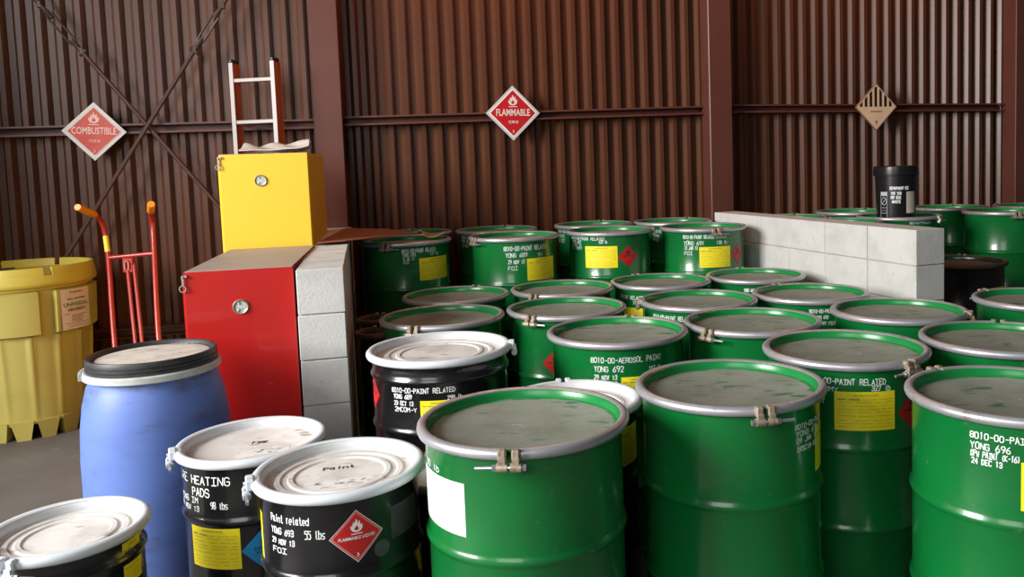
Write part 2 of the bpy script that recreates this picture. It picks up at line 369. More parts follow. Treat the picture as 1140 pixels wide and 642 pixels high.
CLASP = {'G1': (-92.8, -1), 'G2': (-80.8, 1), 'G3': (-62.0, -1), 'G6': (-29.8, -1), 'G8': (-137.8, 1), 'G9': (176.3, 1), 'G10': (-122.3, 1), 'G11': (-119.5, 1), 'G15': (-105.7, 1), 'S1': (-100.5, 1), 'S2': (-142.2, 1), 'S3': (-4.7, 1), 'S4': (-81.2, 1), 'B1': (5.5, 1), 'B2': (-156.3, 1), 'B3': (-152.2, 1), 'B4': (-96.8, 1), 'D2': (-100.3, 1), 'D1': (-45.0, 1)}
# ------------------------------------------------------------------ the setting
TH = math.radians(15); RW = Vector((math.cos(TH), math.sin(TH), 0)); RN = Vector((-math.sin(TH), math.cos(TH), 0))
RX = Matrix((RW, RN, Vector((0, 0, 1)))).transposed().to_4x4()     # room frame: x along the back wall, y towards it
D_SHEET = 6.70
SHEETPAINT = mat('brown_wall_paint', (0.098, 0.034, 0.015), 0.34, spec=0.55, col2=(0.080, 0.026, 0.012), nscale=2.5, stretch=(1, 1, .25), col3=(0.13, 0.055, 0.04), n3=12, lo3=0.66, hi3=0.8)
STEELPAINT = mat('brown_steel_paint', (0.120, 0.040, 0.028), 0.40, col2=(0.105, 0.034, 0.024), nscale=3)
CONCRETE = mat('floor_concrete', (0.135, 0.125, 0.115), 0.75, col2=(0.095, 0.088, 0.08), nscale=1.6, lo=.35, hi=.7, col3=(0.17, 0.16, 0.15), n3=9, bump=0.15)
BLOCK = mat('concrete_block', (0.60, 0.60, 0.575), 0.9, col2=(0.50, 0.50, 0.48), nscale=5, col3=(0.32, 0.32, 0.31), n3=55, lo3=0.60, hi3=0.72, bump=0.5)

mb = MB(); mb.box(-9, 9, -4.5, 7.2, -.2, 0, RX); struct(mb.build('floor', CONCRETE))
# corrugated back wall
mb = MB(); pitch = 0.1265; prof = []
s = -4.6
while s < 8.2:
    for ds, dd in ((0, 0), (.034, 0), (.060, .040), (.1005, .040)): prof.append((s+ds, D_SHEET+dd))
    s += pitch
vs = []; fs = []
for (a, b) in prof: vs += [(a, b, 0), (a, b, 5.0), (a, b+.004, 5.0), (a, b+.004, 0)]
for i in range(len(prof)-1):
    for k in range(4): fs.append((i*4+k, i*4+4+k, i*4+4+(k+1) % 4, i*4+(k+1) % 4))
mb.add(vs, fs, RX); struct(mb.build('wall_back', SHEETPAINT, ang=20))
# columns and girts
for i, s0 in enumerate((-.344, 2.856, 5.985)):
    mb = MB(); mb.bevbox(s0, s0+.208, 6.47, 6.64, 0, 5.0, .006, RX); struct(mb.build('trim_%d' % (i+1), STEELPAINT))
n = 4
for (sa, sb, za, zb) in ((-4.6, -.344, 1.945, 1.985), (-.136, 2.856, 2.000, 2.044), (3.064, 5.985, 2.052, 2.028), (6.193, 8.2, 2.03, 2.03)):
    mb = MB(); vs = []
    sec = [(6.698, -.036), (6.698, .036), (6.590, .036), (6.590, .022), (6.594, .022), (6.594, .032), (6.693, .032), (6.693, -.032), (6.594, -.032), (6.594, -.022), (6.590, -.022), (6.590, -.036)]
    for ss, zz in ((sa, za), (sb, zb)): vs += [(ss, d, zz+z) for d, z in sec]
    k = len(sec)
    mb.add(vs, [(j, (j+1) % k, k+(j+1) % k, k+j) for j in range(k)]+[tuple(range(k)), tuple(range(k, 2*k))[::-1]], RX)
    struct(mb.build('trim_%d' % n, STEELPAINT)); n += 1
mb = MB(); mb.box(-4.6, -.344, 6.690, 6.698, .450, .520, RX); mb.box(-4.6, -.344, 6.585, 6.690, .514, .520, RX); mb.box(-4.6, -.344, 6.585, 6.690, .450, .456, RX); struct(mb.build('trim_%d' % n, STEELPAINT))

def block_wall(name, origin, yaw, length, width, courses, first, z0=0.0, ch=.2):
    xf = Matrix.Translation(origin) @ Matrix.Rotation(yaw, 4, 'Z')
    mb = MB(); rnd = random.Random(name)
    for c in range(courses):
        y = 0.0; L = first if c % 2 == 0 else .4
        while y < length-.01:
            y1 = min(y+L, length); e = rnd.uniform(-.0015, .0015)
            mb.bevbox(e, width+e, y+.0022, y1-.0022, z0+c*ch+.002, z0+c*ch+ch-.0030, .003, xf); y = y1; L = .4
    mb.box(.014, width-.014, .014, length-.014, 0, z0+courses*ch-.006, xf)      # mortar core
    return struct(mb.build(name, BLOCK, ang=20))
mb = MB(); mb.box(-9.5, -4.62, 3.45, 3.60, 0, 4.2); struct(mb.build('wall_front', STEELPAINT))  # unseen wall added off the left edge to shade the tub and wall
block_wall('wall_left', (-1.274, 3.550, 0), math.radians(15.0), 2.72, .20, 6, .4, -.030, .2037)
block_wall('wall_right', (1.784, 4.399, 0), math.radians(20.0), 2.22, .195, 6, .4)

# ------------------------------------------------------------------ drums
_cache = {}
def lathe_mesh(key, prof, m, seg=72, closed=False, a0=0, a1=2*pi, ang=35, cap=False):
    if key not in _cache:
        mb = MB(); mb.lathe(prof, seg, a0, a1, closed, cap=cap); _cache[key] = mb.mesh(key[0], m, ang)
    return _cache[key]
def hazard_label(root, R, a0, a1, z0, z1, kind):
    fm = cyl_map(R, math.radians(a0)); w = math.radians(a1-a0)*R; h = z1-z0
    mb = MB(); vs = []
    rect(mb, 0, w, z0, z1, fm, .0006, 10)
    o = mb.build('paper_label' if kind == 'paper' else 'hazard_label', WHITEPAPER if kind == 'paper' else YELLOWLABEL, root)
    o['label'] = 'blank white paper label' if kind == 'paper' else 'yellow hazardous waste label'
    if kind == 'yellow':
        p = MB(); print_text(p, 'HAZARDOUS WASTE', w/2, z1-h*.115, w*.42, h*.05, fm, .0012)
        rnd = random.Random(str((a0, z0)))
        for i, fy in enumerate((.20, .27, .36, .45, .52, .62, .74, .82, .90)):
            x = w*.05
            while x < w*.90:
                L = rnd.uniform(.08, .34)*w; x1 = min(x+L, w*.95)
                rect(p, x, x1, z1-h*fy-.0009, z1-h*fy+.0006, fm, .0012, 3); x = x1+rnd.uniform(.02, .10)*w
        rect(p, w*.05, w*.17, z1-h*.215, z1-h*.175, fm, .0012, 2); rect(p, w*.24, w*.40, z1-h*.215, z1-h*.175, fm, .0012, 2)
        p.build('label_print', GREYINK, o)
def placard(root, R, a, z, h, kind):
    fm = cyl_map(R, math.radians(a)); mb = MB(); diamond(mb, 0, z, h, fm, .0006)
    o = mb.build('hazard_placard', BLUELABEL if kind == 'blue' else REDLABEL, root)
    p = MB()
    if kind == 'white_on_red':
        diamond_frame(p, 0, z, h*.995, h*.965, fm, .0012); diamond_frame(p, 0, z, h*.90, h*.885, fm, .0012)
        flame(p, 0, z+h*.16, h*.50, fm, .0012); print_text(p, 'FLAMMABLE LIQUID', 0, z-h*.14, h*1.34, h*.15, fm, .0012); print_text(p, '3', 0, z-h*.78, h*.10, h*.15, fm, .0012)
        p.build('placard_print', WHITEINK, o)
    elif kind == 'blue':
        flame(p, 0, z+h*.16, h*.46, fm, .0012); print_text(p, 'DANGEROUS', 0, z-h*.02, h*.95, h*.12, fm, .0012); print_text(p, 'WHEN WET', 0, z-h*.2, h*.8, h*.12, fm, .0012); print_text(p, '4', 0, z-h*.78, h*.12, h*.15, fm, .0012)
        p.build('placard_print', INK, o)
    else:
        flame(p, 0, z+h*.20, h*.42, fm, .0012); print_text(p, 'FLAMMABLE LIQUID', 0, z-h*.02, h*1.25, h*.11, fm, .0012); print_text(p, '3', 0, z-h*.72, h*.10, h*.14, fm, .0012)
        diamond_frame(p, 0, z, h*.93, h*.915, fm, .0012)
        p.build('placard_print', INK, o)

def clasp(ring, Rr, zc, ang, sgn, mlug, mbolt, big=1.0):
    a = math.radians(ang); k = big
    xf = Matrix.Rotation(a+pi/2, 4, 'Z') @ Matrix.Translation((0, -(Rr+.004), zc))    # local x = tangent, -y = outwards
    for sx in (-1, 1):
        mb = MB(); x0 = sx*.018*k
        mb.bevbox(x0-.011*k, x0+.011*k, -.012*k, .012, -.012, .020, .004, xf)
        mb.tube([(x0-.014*k, -.010*k, -.024*k), (x0+.014*k, -.010*k, -.024*k)], .0125*k, 12, True, xf)
        mb.box(x0-.009*k, x0+.009*k, -.018*k, -.004, -.022*k, 0, xf)
        mb.build('lug', mlug, ring)
    mb = MB(); y, z = -.010*k, -.024*k
    mb.tube([(-sgn*.036*k, y, z), (sgn*.088*k, y, z)], .0050*k, 8, True, xf)
    mb.tube([(-sgn*.045*k, y, z), (-sgn*.034*k, y, z)], .0095*k, 6, True, xf)
    mb.tube([(sgn*.033*k, y, z), (sgn*.043*k, y, z)], .0095*k, 6, True, xf)
    mb.build('bolt', mbolt, ring)

def drum(label, x, y, base, R, H, hoops, body_m, ring_m, lid_m, key=None, group=None, clasp_at=90, sgn=1, lug_m=LUG, bolt_m=BOLT, big=1.0, rings_on_lid=False, cat='drum', name='steel_drum', rz=None):
    root = thing(name, label, cat, (x, y, base), 0, group)
    k = (round(R, 3), round(H, 3), body_m.name)
    prof = [(0, .012), (R-.016, .012), (R, .0), (R+.006, .004), (R+.005, .016), (R, .022)]
    for hz in hoops: prof += [(R, hz-.020), (R+.004, hz-.011), (R+.0085, hz-.003), (R+.0085, hz+.003), (R+.004, hz+.011), (R, hz+.020)]
    prof += [(R, H-.030), (R+.004, H-.022), (R+.005, H-.012)]
    link('body', lathe_mesh(('body',)+k, prof, body_m), root)
    rf = R-.015; fl = H-.026
    lp = [(0, fl)]
    if rings_on_lid:
        for rr in (R*.62, R*.78): lp += [(rr-.012, fl), (rr-.006, fl+.005), (rr+.006, fl+.005), (rr+.012, fl)]
    lp += [(rf-.006, fl), (rf+.003, fl+.003), (R-.011, H-.012), (R-.006, H-.002), (R, H+.001), (R+.006, H-.003)]
    link('lid', lathe_mesh(('lid', lid_m.name)+k, lp, lid_m), root)
    g = math.radians(2.6*big*.30/R); a = math.radians(clasp_at)
    rp = [(R-.001, H-.020), (R+.012, H-.024), (R+.020, H-.019), (R+.0235, H-.010), (R+.0220, H-.001), (R+.015, H+.006), (R+.004, H+.007), (R-.003, H+.003), (R-.001, H-.004), (R+.008, H-.004), (R+.010, H-.012)]
    ro = link('closing_ring', lathe_mesh(('closing_ring', ring_m.name)+k, rp, ring_m, 96, True, g, 2*pi-g, 50, True), root)
    ro.rotation_euler = (0, 0, a)
    clasp(ro, R+.020, H-.010, 0, sgn, lug_m, bolt_m, big)
    return root
def write_on(root, R, key):
    for t, a0, a1, z0, z1, h in WRITING.get(key, []):
        fm = cyl_map(R, math.radians(a0)); w = math.radians(a1-a0)*R; mb = MB()
        zm = (z0+z1)/2
        stroke_text(mb, t, w, max(h, .014), lambda x, y, o, f=fm: f(x, y+zm, o), 0.0, w=max(.0028, h*.125))
        mb.build('handwriting', MARKER, root)
    for e in LABELS.get(key, []):
        if e[0] in ('yellow', 'paper'): hazard_label(root, R, e[1], e[2], e[3], e[4], e[0])
        else: placard(root, R, e[1], e[2], e[3], e[0])

GD = 'green 55 gallon drums standing on the floor'
GP = 'green drums raised along the back wall'
GR = 'green drums behind the grey block wall on the right'
GREENS = [  # key, x, y, base, group, label
 ('G1', -.200, 2.351, 0, GD, 'green drum in the front row with a blank white paper label'),
 ('G2', .456, 2.645, 0, GD, 'front green drum marked YONG 695 with no paper facing the camera, bolt pointing right'),
 ('G3', .979, 3.096, 0, GD, 'green drum marked 327 lb with a rusty ring and a yellow hazardous waste label'),
 ('G4', 1.282, 2.437, 0, GD, 'green drum in the front right corner marked YONG 696 DPW PAINT'),
 ('G5', 1.629, 3.178, 0, GD, 'green drum without visible writing, directly behind the YONG 696 drum at the right edge'),
 ('G6', 1.463, 3.822, 0, GD, 'green drum before the near end of the right block wall, clasp at right'),
 ('G7', .123, 3.553, 0, GD, 'green drum marked AEROSOL PAINT and YONG 692'),
 ('G8', .741, 3.676, 0, GD, 'green drum behind the YONG 695 drum, chalky scuffs below the clasp on its left'),
 ('G9', .584, 4.294, 0, GD, 'green drum with one visible line of writing, right behind the aerosol paint drum'),
 ('G10', -.114, 4.184, 0, GD, 'green drum behind the aerosol paint drum, its red diamond half hidden'),
 ('G11', -.153, 4.853, 0, GD, 'green drum right in front of the raised YONG 689 drum, clasp front left'),
 ('G12', .451, 5.014, 0, GD, 'green drum marked 212 lb with a small yellow label peeking above its neighbours'),
 ('G13', 1.062, 5.136, 0, GD, 'green drum standing in the far corner against the left face of the right block wall'),
 ('G14', 1.205, 4.398, 0, GD, 'green drum touching the block wall, small writing DRY FILM at its right front'),
 ('G15', -.731, 4.050, 0, GD, 'green drum directly behind the black 299 lb drum, yellow label at its right edge'),
 ('G16', -.768, 4.722, 0, GD, 'shaded green drum with a brown lid in front of the raised 177 lb drum'),
 ('I', 2.234, 3.997, 0, GD, 'green drum at the right edge, in front of the rust-rimmed black drum'),
 ('S1', -1.225, 5.520, .26, GP, 'raised green drum marked 177 lb with brown cardboard on its lid'),
 ('S2', -.495, 5.598, .26, GP, 'raised green drum marked YONG 689 and 91 lb with a clasp at its left'),
 ('S3', .166, 5.806, .26, GP, 'raised green drum marked 222 lb with a bright red flammable diamond beside a yellow label'),
 ('S4', .840, 5.860, .26, GP, 'raised green drum marked YONG 691 and 138 lb next to the right block wall'),
 ('S1b', -1.322, 6.145, .26, GP, 'green drum at the back wall hidden behind the 177 lb drum and the cardboard'),
 ('S2b', -.680, 6.215, .26, GP, 'green drum at the back wall behind the YONG 689 raised drum'),
 ('S3b', .060, 6.435, .26, GP, 'green drum at the back wall behind the 222 lb drum with the red diamond'),
 ('S4b', .690, 6.485, .26, GP, 'green drum at the back wall behind the YONG 691 raised drum, beside the column'),
 ('DA', 1.610, 6.500, .26, GR, 'farthest left green rim showing above the right block wall'),
 ('DC', 1.830, 5.905, .26, GR, 'green drum rim just above the middle of the right block wall'),
 ('DB', 2.280, 6.950, .26, GR, 'green drum against the back wall, its grey lid seen left of the black bucket'),
 ('D1', 2.402, 6.254, .26, GR, 'green drum carrying the black bucket on its lid'),
 ('D2', 3.310, 6.450, .26, GR, 'green drum right of the block wall end with a bright vertical sheen and rusty clasp'),
 ('DE', 3.160, 7.080, .26, GR, 'green drum at the back wall between the bucket and the far right column'),
 ('DF', 3.810, 6.950, .26, GR, 'green drum in front of the far right column, only its rim in view'),
]
ROOTS = {}
for key, x, y, b, grp, lab in GREENS:
    ca, sg = CLASP.get(key, (90+(hash(len(key)*7+int(x*100)) % 80)-40, 1))
    r = drum(lab, x, y, b, .286, .88, (.280, .575), GREEN, STEEL, LID_GREEN, None, grp, ca, sg)
    ROOTS[key] = r; write_on(r, .286, key)
GB = 'black drums with white closing rings'
BW = dict(lug_m=WHITE, bolt_m=BOLT, big=1.0)
r = drum('black drum with a stained white lid near the centre, marked 299 lb', -.619, 3.330, 0, .272, .88, (.300, .600, .800), BLACK, WHITE, LID_WHITE[.272], None, GB, *CLASP['B1'], rings_on_lid=True, **BW); write_on(r, .272, 'B1')
r = drum('black drum marked Paint related and 55 lbs with a red flammable liquid diamond', -.764, 2.404, 0, .228, .73, (.235, .490), BLACK, WHITE, LID_WHITE[.228], None, GB, *CLASP['B2'], rings_on_lid=True, **BW); write_on(r, .228, 'B2'); B2 = r
r = drum('black drum marked FIRE HEATING PADS with a yellow label and a blue diamond', -1.180, 2.775, 0, .224, .70, (.225, .497), BLACK, WHITE, LID_WHITE[.224], None, GB, *CLASP['B3'], rings_on_lid=False, **BW); write_on(r, .224, 'B3'); B3 = r
r = drum('black drum with a white embossed lid in the bottom left corner', -1.505, 2.260, 0, .190, .63, (.200, .550), BLACK, WHITE, LID_WHITE[.190], None, GB, *CLASP['B4'], rings_on_lid=True, **BW); write_on(r, .190, 'B4')
r = drum('black drum with a white ring half hidden behind the white-papered front green drum', -.065, 2.930, 0, .228, .76, (.240, .500), BLACK, WHITE, LID_WHITE[.228], None, GB, 100, 1, rings_on_lid=True, **BW); write_on(r, .228, 'B5')
r = drum('low black drum squeezed between the 55 lbs drum and the front green drum', -.50, 2.80, 0, .165, .56, (.18, .38), BLACK, STEEL, LID_WHITE[.165], None, None, 120, 1); 
fm = cyl_map(.165, math.radians(-96)); m_ = MB(); stroke_text(m_, 'HOT', .05, .018, lambda x, y, o: fm(x, y+.47, o)); m_.build('handwriting', MARKER, r); m_ = MB(); stroke_text(m_, 'IP1', .05, .018, lambda x, y, o: fm(x, y+.44, o)); m_.build('handwriting', MARKER, r)
hazard_label(r, .165, -96, -56, .27, .39, 'yellow')
r = drum('black drum with a rust-brown rim, standing right behind the block wall end', 2.508, 5.497, 0, .286, .88, (.280, .575), BLACK, RUSTRING, LID_BROWN, None, None, 60, 1); write_on(r, .286, 'H')
GS = 'slim dark drums in the shade of the left block wall'
r = drum('slim dark drum in the shade of the left block wall, the farther of two', -1.190, 4.58, 0, .104, .78, (.25, .52), BLACK, RUSTRING, LID_BROWN, None, GS, 100, 1)
r = drum('slim dark drum in the shade of the left block wall, the nearer of two', -1.105, 4.20, 0, .092, .78, (.25, .52), BLACK, RUSTRING, LID_BROWN, None, GS, 100, 1)

fm = cyl_map(.228, math.radians(-46)); m_ = MB()
m_.add([fm(0, .548, .0008)]+[fm(.024*math.cos(a*pi/12), .548+.024*math.sin(a*pi/12), .0008) for a in range(24)], [(0, 1+i, 1+(i+1) % 24) for i in range(24)])
m_.build('round_seal', mat('dark_grey_seal', (.055, .055, .055), .5, col2=(.10, .10, .10), nscale=60), B2)
fm = cyl_map(.228, math.radians(-38)); m_ = MB(); rect(m_, 0, .125, .560, .655, fm, .0008, 8); m_.build('tape_patch', mat('dull_black_tape', (.030, .030, .031), .65, col2=(.05, .05, .05), nscale=20), B2)
# stickers on the white lids
def lid_sticker(root, z, cx, cy, w, h, rot, marks):
    xf = Matrix.Translation((cx, cy, z)) @ Matrix.Rotation(rot, 4, 'Z'); mb = MB(); mb.box(-w/2, w/2, -h/2, h/2, 0, .0006, xf)
    o = mb.build('shipping_sticker', mat('worn_sticker', (.74, .73, .71), .6, col2=(.60, .58, .56), nscale=30, lo=.5, hi=.6), root)
    p = MB(); rnd = random.Random(w)
    for i in range(marks):
        x = rnd.uniform(-.45, .33)*w; y = rnd.uniform(-.4, .3)*h; p.box(x, x+rnd.uniform(.03, .10)*w, y, y+rnd.uniform(.05, .2)*h, .0006, .0010, xf)
    p.build('sticker_print', mat('faded_print', (.38, .37, .37), .6), o)
lid_sticker(B2, .7041, .03, -.075, .22, .07, math.radians(14), 14)
lid_sticker(B3, .6741, .06, -.06, .17, .07, math.radians(24), 10)
def scribble(root, z, cx, cy, t, w, h, rot):
    mb = MB(); xf = Matrix.Translation((cx, cy, z)) @ Matrix.Rotation(rot, 4, 'Z')
    stroke_text(mb, t, w, h, lambda x, y, o: tuple(xf @ Vector((x, y, o))), w=.004); mb.build('handwriting', INK, root)
scribble(B2, .7041, -.06, .03, 'Paint', .09, .022, .25); scribble(B3, .6741, -.01, .02, 'FIRE', .05, .02, .2)

# ------------------------------------------------------------------ spill pallets under the raised drums
BLACKPLASTIC = mat('black_plastic', (0.014, 0.014, 0.015), 0.5)
def spill_pallet(label, x, y, yaw, sx, sy):
    t = thing('spill_pallet', label, 'pallet', (x, y, 0), yaw, 'black spill pallets under the raised drums')
    mb = MB(); 
    for fx in (-1, 0, 1): mb.bevbox(fx*(sx/2-.08)-.08, fx*(sx/2-.08)+.08, -sy/2, sy/2, 0, .09, .008)
    mb.bevbox(-sx/2, sx/2, -sy/2, sy/2, .09, .225, .012); mb.build('sump', BLACKPLASTIC, t)
    mb = MB(); k = 11
    for i in range(k):
        yy = -sy/2+.03+(sy-.06)*i/(k-1); mb.box(-sx/2+.02, sx/2-.02, yy-.016, yy+.016, .225, .26)
    for i in range(4):
        xx = -sx/2+.03+(sx-.06)*i/3; mb.box(xx-.012, xx+.012, -sy/2+.02, sy/2-.02, .228, .255)
    mb.build('grating', BLACKPLASTIC, t)
spill_pallet('black spill pallet under the raised 177 lb and YONG 689 drums', -.93, 5.87, math.radians(7), 1.16, 1.16)
spill_pallet('black spill pallet under the raised 222 lb and YONG 691 drums', .41, 6.14, math.radians(4), 1.08, 1.08)
spill_pallet('black spill pallet behind the right block wall under the bucket drum', 2.02, 6.42, math.radians(15), 1.06, 1.12)
spill_pallet('black spill pallet under the drums by the far right column', 3.45, 6.80, math.radians(15), 1.0, 1.0)

# ------------------------------------------------------------------ signs on the back wall
SIGNBACK = mat('sign_aluminium', (0.62, 0.61, 0.60), 0.45, 0.1)
FADED = mat('faded_red_face', (0.56, 0.045, 0.028), 0.38, col2=(0.58, 0.10, 0.07), nscale=3, lo=.4, hi=.62)
REDFACE = mat('red_sign_face', (0.50, 0.010, 0.016), 0.40)
TAN = mat('aged_white_face', (0.82, 0.57, 0.38), 0.45)
SIGNPRINT = mat('sign_white_print', (0.80, 0.70, 0.62), 0.5)
SIGNPRINT2 = mat('faded_sign_print', (0.82, 0.55, 0.48), 0.5)
def wall_sign(name, label, s, z, h, rot, kind):
    t = thing(name, label, 'sign', tuple(RW*s+RN*6.56+Vector((0, 0, z))), TH, 'diamond hazard signs on the back wall')
    rm = Matrix.Rotation(rot, 4, 'Y')
    def fm(x, y, off): return tuple(rm @ Vector((x, -off, y)))
    mb = MB(); mb.add([fm(*p) for p in ((h, 0, 0), (0, h, 0), (-h, 0, 0), (0, -h, 0), (h, 0, -.012), (0, h, -.012), (-h, 0, -.012), (0, -h, -.012))],
        [(0, 1, 2, 3), (7, 6, 5, 4), (0, 4, 5, 1), (1, 5, 6, 2), (2, 6, 7, 3), (3, 7, 4, 0)]); mb.build('panel', SIGNBACK if kind != 'nine' else mat('sign_brown_rim', (0.30, 0.19, 0.13), .5), t)
    # stand-offs to the girt
    mb = MB(); mb.tube([fm(-.03, 0, -.012), fm(-.03, 0, -.032)], .006); mb.tube([fm(.03, 0, -.012), fm(.03, 0, -.032)], .006); mb.build('bracket', STEELPAINT, t)
    p = MB(); f = MB()
    if kind != 'nine':
        g = .80 if kind == 'comb' else .83
        if kind == 'flam': diamond(f, 0, 0, h*.90, fm, .0015, 2); f.build('border', WHITEINK, t); f = MB()
        diamond(f, 0, 0, h*g, fm, .003, 2); f.build('face', FADED if kind == 'comb' else REDFACE, t)
        if kind == 'comb': diamond_frame(p, 0, 0, h*.84, h*.81, fm, .003)
        flame(p, 0, h*.28, h*.38, fm, .0045)
        print_text(p, 'COMBUSTIBLE' if kind == 'comb' else 'FLAMMABLE', 0, -h*.10, h*(1.38 if kind == 'comb' else 1.25), h*.25, fm, .0045)
        print_text(p, '가연성' if kind == 'comb' else '인화성', 0, -h*.38, h*.36, h*.11, fm, .0045); print_text(p, '3', 0, -h*.72, h*.06, h*.10, fm, .0045)
        p.build('lettering', SIGNPRINT2 if kind == 'comb' else SIGNPRINT, t)
    else:
        diamond(f, 0, 0, h*.95, fm, .0015, 2); f.build('face', TAN, t)
        p = MB()
        for i in range(7):
            x0 = (-.80+i*.235)*h; x1 = x0+.125*h
            # stripes from the middle line up to the edge
            top = lambda x: max(0.0, h*.90-abs(x))
            p.add([fm(x0, .01*h, .003), fm(x1, .01*h, .003), fm(x1, top(x1), .003), fm(x0, top(x0), .003)] if True else [], [(0, 1, 2, 3)])
        p.build('stripes', INK, t); p = MB()
        print_text(p, 'MISCELLANEOUS', 0, -h*.22, h*.52, h*.055, fm, .003); print_text(p, '9', 0, -h*.72, h*.09, h*.15, fm, .003); rect(p, -.06*h, .06*h, -h*.77, -h*.755, fm, .003)
        p.build('lettering', INK, t)
    return t
wall_sign('hazard_sign', 'faded red diamond sign reading COMBUSTIBLE', -1.838, 1.956, .207, math.radians(2.5), 'comb')
wall_sign('hazard_sign', 'bright red diamond sign reading FLAMMABLE', 1.182, 2.040, .220, math.radians(.8), 'flam')
wall_sign('hazard_sign', 'tan diamond sign with black stripes above a small 9', 4.535, 2.045, .215, 0.0, 'nine')

# ------------------------------------------------------------------ cross bracing
ROD = mat('brace_rod_paint', (0.070, 0.030, 0.022), 0.45); GREYSTEEL = mat('grey_turnbuckle', (0.075, 0.055, 0.045), 0.45, 0.4)
def brace(label, P, Q, t0, t1, d):
    P = Vector((P[0], d, P[1])); Q = Vector((Q[0], d, Q[1]))
    t = thing('brace_rod', label, 'brace', tuple(RX @ P), 0, 'crossed brace rods on the back wall'); o = RX @ P
    xf = Matrix.Translation(-o) @ RX
    A = P+(Q-P)*t0; B = P+(Q-P)*t1; dr = (Q-P).normalized(); nn = dr.cross(Vector((0, 1, 0))).normalized()
    mb = MB(); mb.tube([P, A+dr*.05], .015, 10, True, xf); mb.tube([B-dr*.05, Q], .015, 10, True, xf); mb.build('rod', ROD, t)
    mb = MB()
    for sg in (-1, 1): mb.tube([A+nn*.004*sg, A+dr*.03+nn*.022*sg, B-dr*.03+nn*.022*sg, B+nn*.004*sg], .0075, 8, True, xf)
    mb.tube([A-dr*.012, A+dr*.035], .019, 8, True, xf); mb.tube([B-dr*.035, B+dr*.012], .019, 8, True, xf)
    mb.build('turnbuckle', GREYSTEEL, t)
    mb = MB(); E = B+dr*.05; mb.tube([E-nn*.03+dr*.01, E+nn*.03+dr*.01], .016, 8, True, xf); mb.bevbox(-.014, .014, -.016, .016, -.02, .03, .005, xf @ Matrix.Translation(E)); mb.build('clevis', GREYSTEEL, t)
    mb = MB(); E = A-dr*.07; mb.bevbox(-.013, .013, -.016, .016, -.03, .02, .005, xf @ Matrix.Translation(E)); mb.build('clevis', GREYSTEEL, t)
# the rods run past the frame to the columns above and below
brace('brace rod falling from upper left to lower right across the wall', (-2.98, 4.02), (-.40, .50), .350, .4155, 6.565)
brace('brace rod falling from upper right to lower left, crossing over the other', (-.40, 3.68), (-2.72, .06), .245, .307, 6.53)

# ------------------------------------------------------------------ safety cabinets
def cabinet(label, x, y, yaw, w, dep, h, m, mtop, vent_dx, vent_z):
    t = thing('safety_cabinet', label, 'cabinet', (x, y, 0), yaw, 'steel flammables cabinets seen from the side')
    mb = MB(); mb.bevbox(0, w, 0, dep, .05, h, .004); mb.box(.02, w-.02, .02, dep-.02, 0, .05); mb.build('body', m, t)
    mb = MB(); mb.box(.004, w-.004, .004, dep-.004, h, h+.002); mb.build('top_panel', mtop, t)
    # doors are on the long left face
    for i in (0, 1):
        mb = MB(); mb.bevbox(-.010, -.001, .02+i*(dep/2-.015), dep/2-.006+i*(dep/2-.014), .10, h-.03, .003); d = mb.build('door', m, t)
        if i == 0:
            hb = MB(); hb.bevbox(-.034, -.010, dep/2-.09, dep/2-.05, h*.45, h*.45+.12, .004); hb.build('handle', GREYSTEEL, d)
    mb = MB(); vx = vent_dx; R = .033
    xf = Matrix.Translation((vx, 0, vent_z)) @ Matrix.Rotation(pi/2, 4, 'X')
    mb.lathe([(R-.006, 0), (R, .001), (R, .006), (R-.003, .010), (R-.007, .008), (R-.007, .003)], 32, closed=True, xf=xf)
    v = mb.build('vent_collar', mat('brass_collar', (.45, .40, .28), .4, .6), t)
    mb = MB(); mb.lathe([(0, .006), (.010, .006), (.012, .004), (R-.008, .004)], 32, xf=xf)
    for a in range(3): mb.bevbox(-.004, .004, .012, .024, .004, .009, .001, xf @ Matrix.Rotation(a*2*pi/3+.4, 4, 'Z'))
    mb.build('vent_cap', mat('grey_vent_cap', (.42, .46, .42), .5, .2, col2=(.62, .66, .62), nscale=60), v)
    # grounding screw with a ring at the top left corner
    mb = MB(); mb.tube([(.012, .004, h-.016), (.012, -.012, h-.016)], .006, 8); mb.tube([(.000, .004, h-.020), (-.002, -.012, h-.022)], .005, 8); mb.box(-.005, .003, -.010, -.006, h-.060, h-.012); 
    mb.tube([(-.002+.013*math.cos(a), -.009, h-.070+.014*math.sin(a)) for a in [i*pi/8 for i in range(17)]], .0030, 6)
    mb.build('grounding_ring', mat('dull_zinc', (.42, .40, .38), .4, .6), t)
    return t
CABYEL = mat('yellow_cabinet_paint', (0.83, 0.52, 0.030), 0.45, col2=(0.82, 0.51, 0.03), nscale=3, col3=(.35, .2, .03), n3=35, lo3=.73, hi3=.78)
CABRED = mat('red_cabinet_paint', (0.43, 0.011, 0.009), 0.30, col2=(0.40, 0.010, 0.008), nscale=3, coat=.2)
DUSTTOP = mat('dusty_cabinet_top', (0.38, 0.32, 0.28), 0.6, col2=(0.33, 0.265, 0.225), nscale=4)
cabinet('low red steel cabinet standing against the left block wall', -1.752, 3.522, math.radians(13), .452, 1.06, 1.198, CABRED, DUSTTOP, .226, 1.034)
cabinet('tall yellow steel cabinet standing behind the red cabinet', -2.040, 4.590, math.radians(13), .476, 1.05, 1.728, CABYEL, DUSTTOP, .215, 1.578)

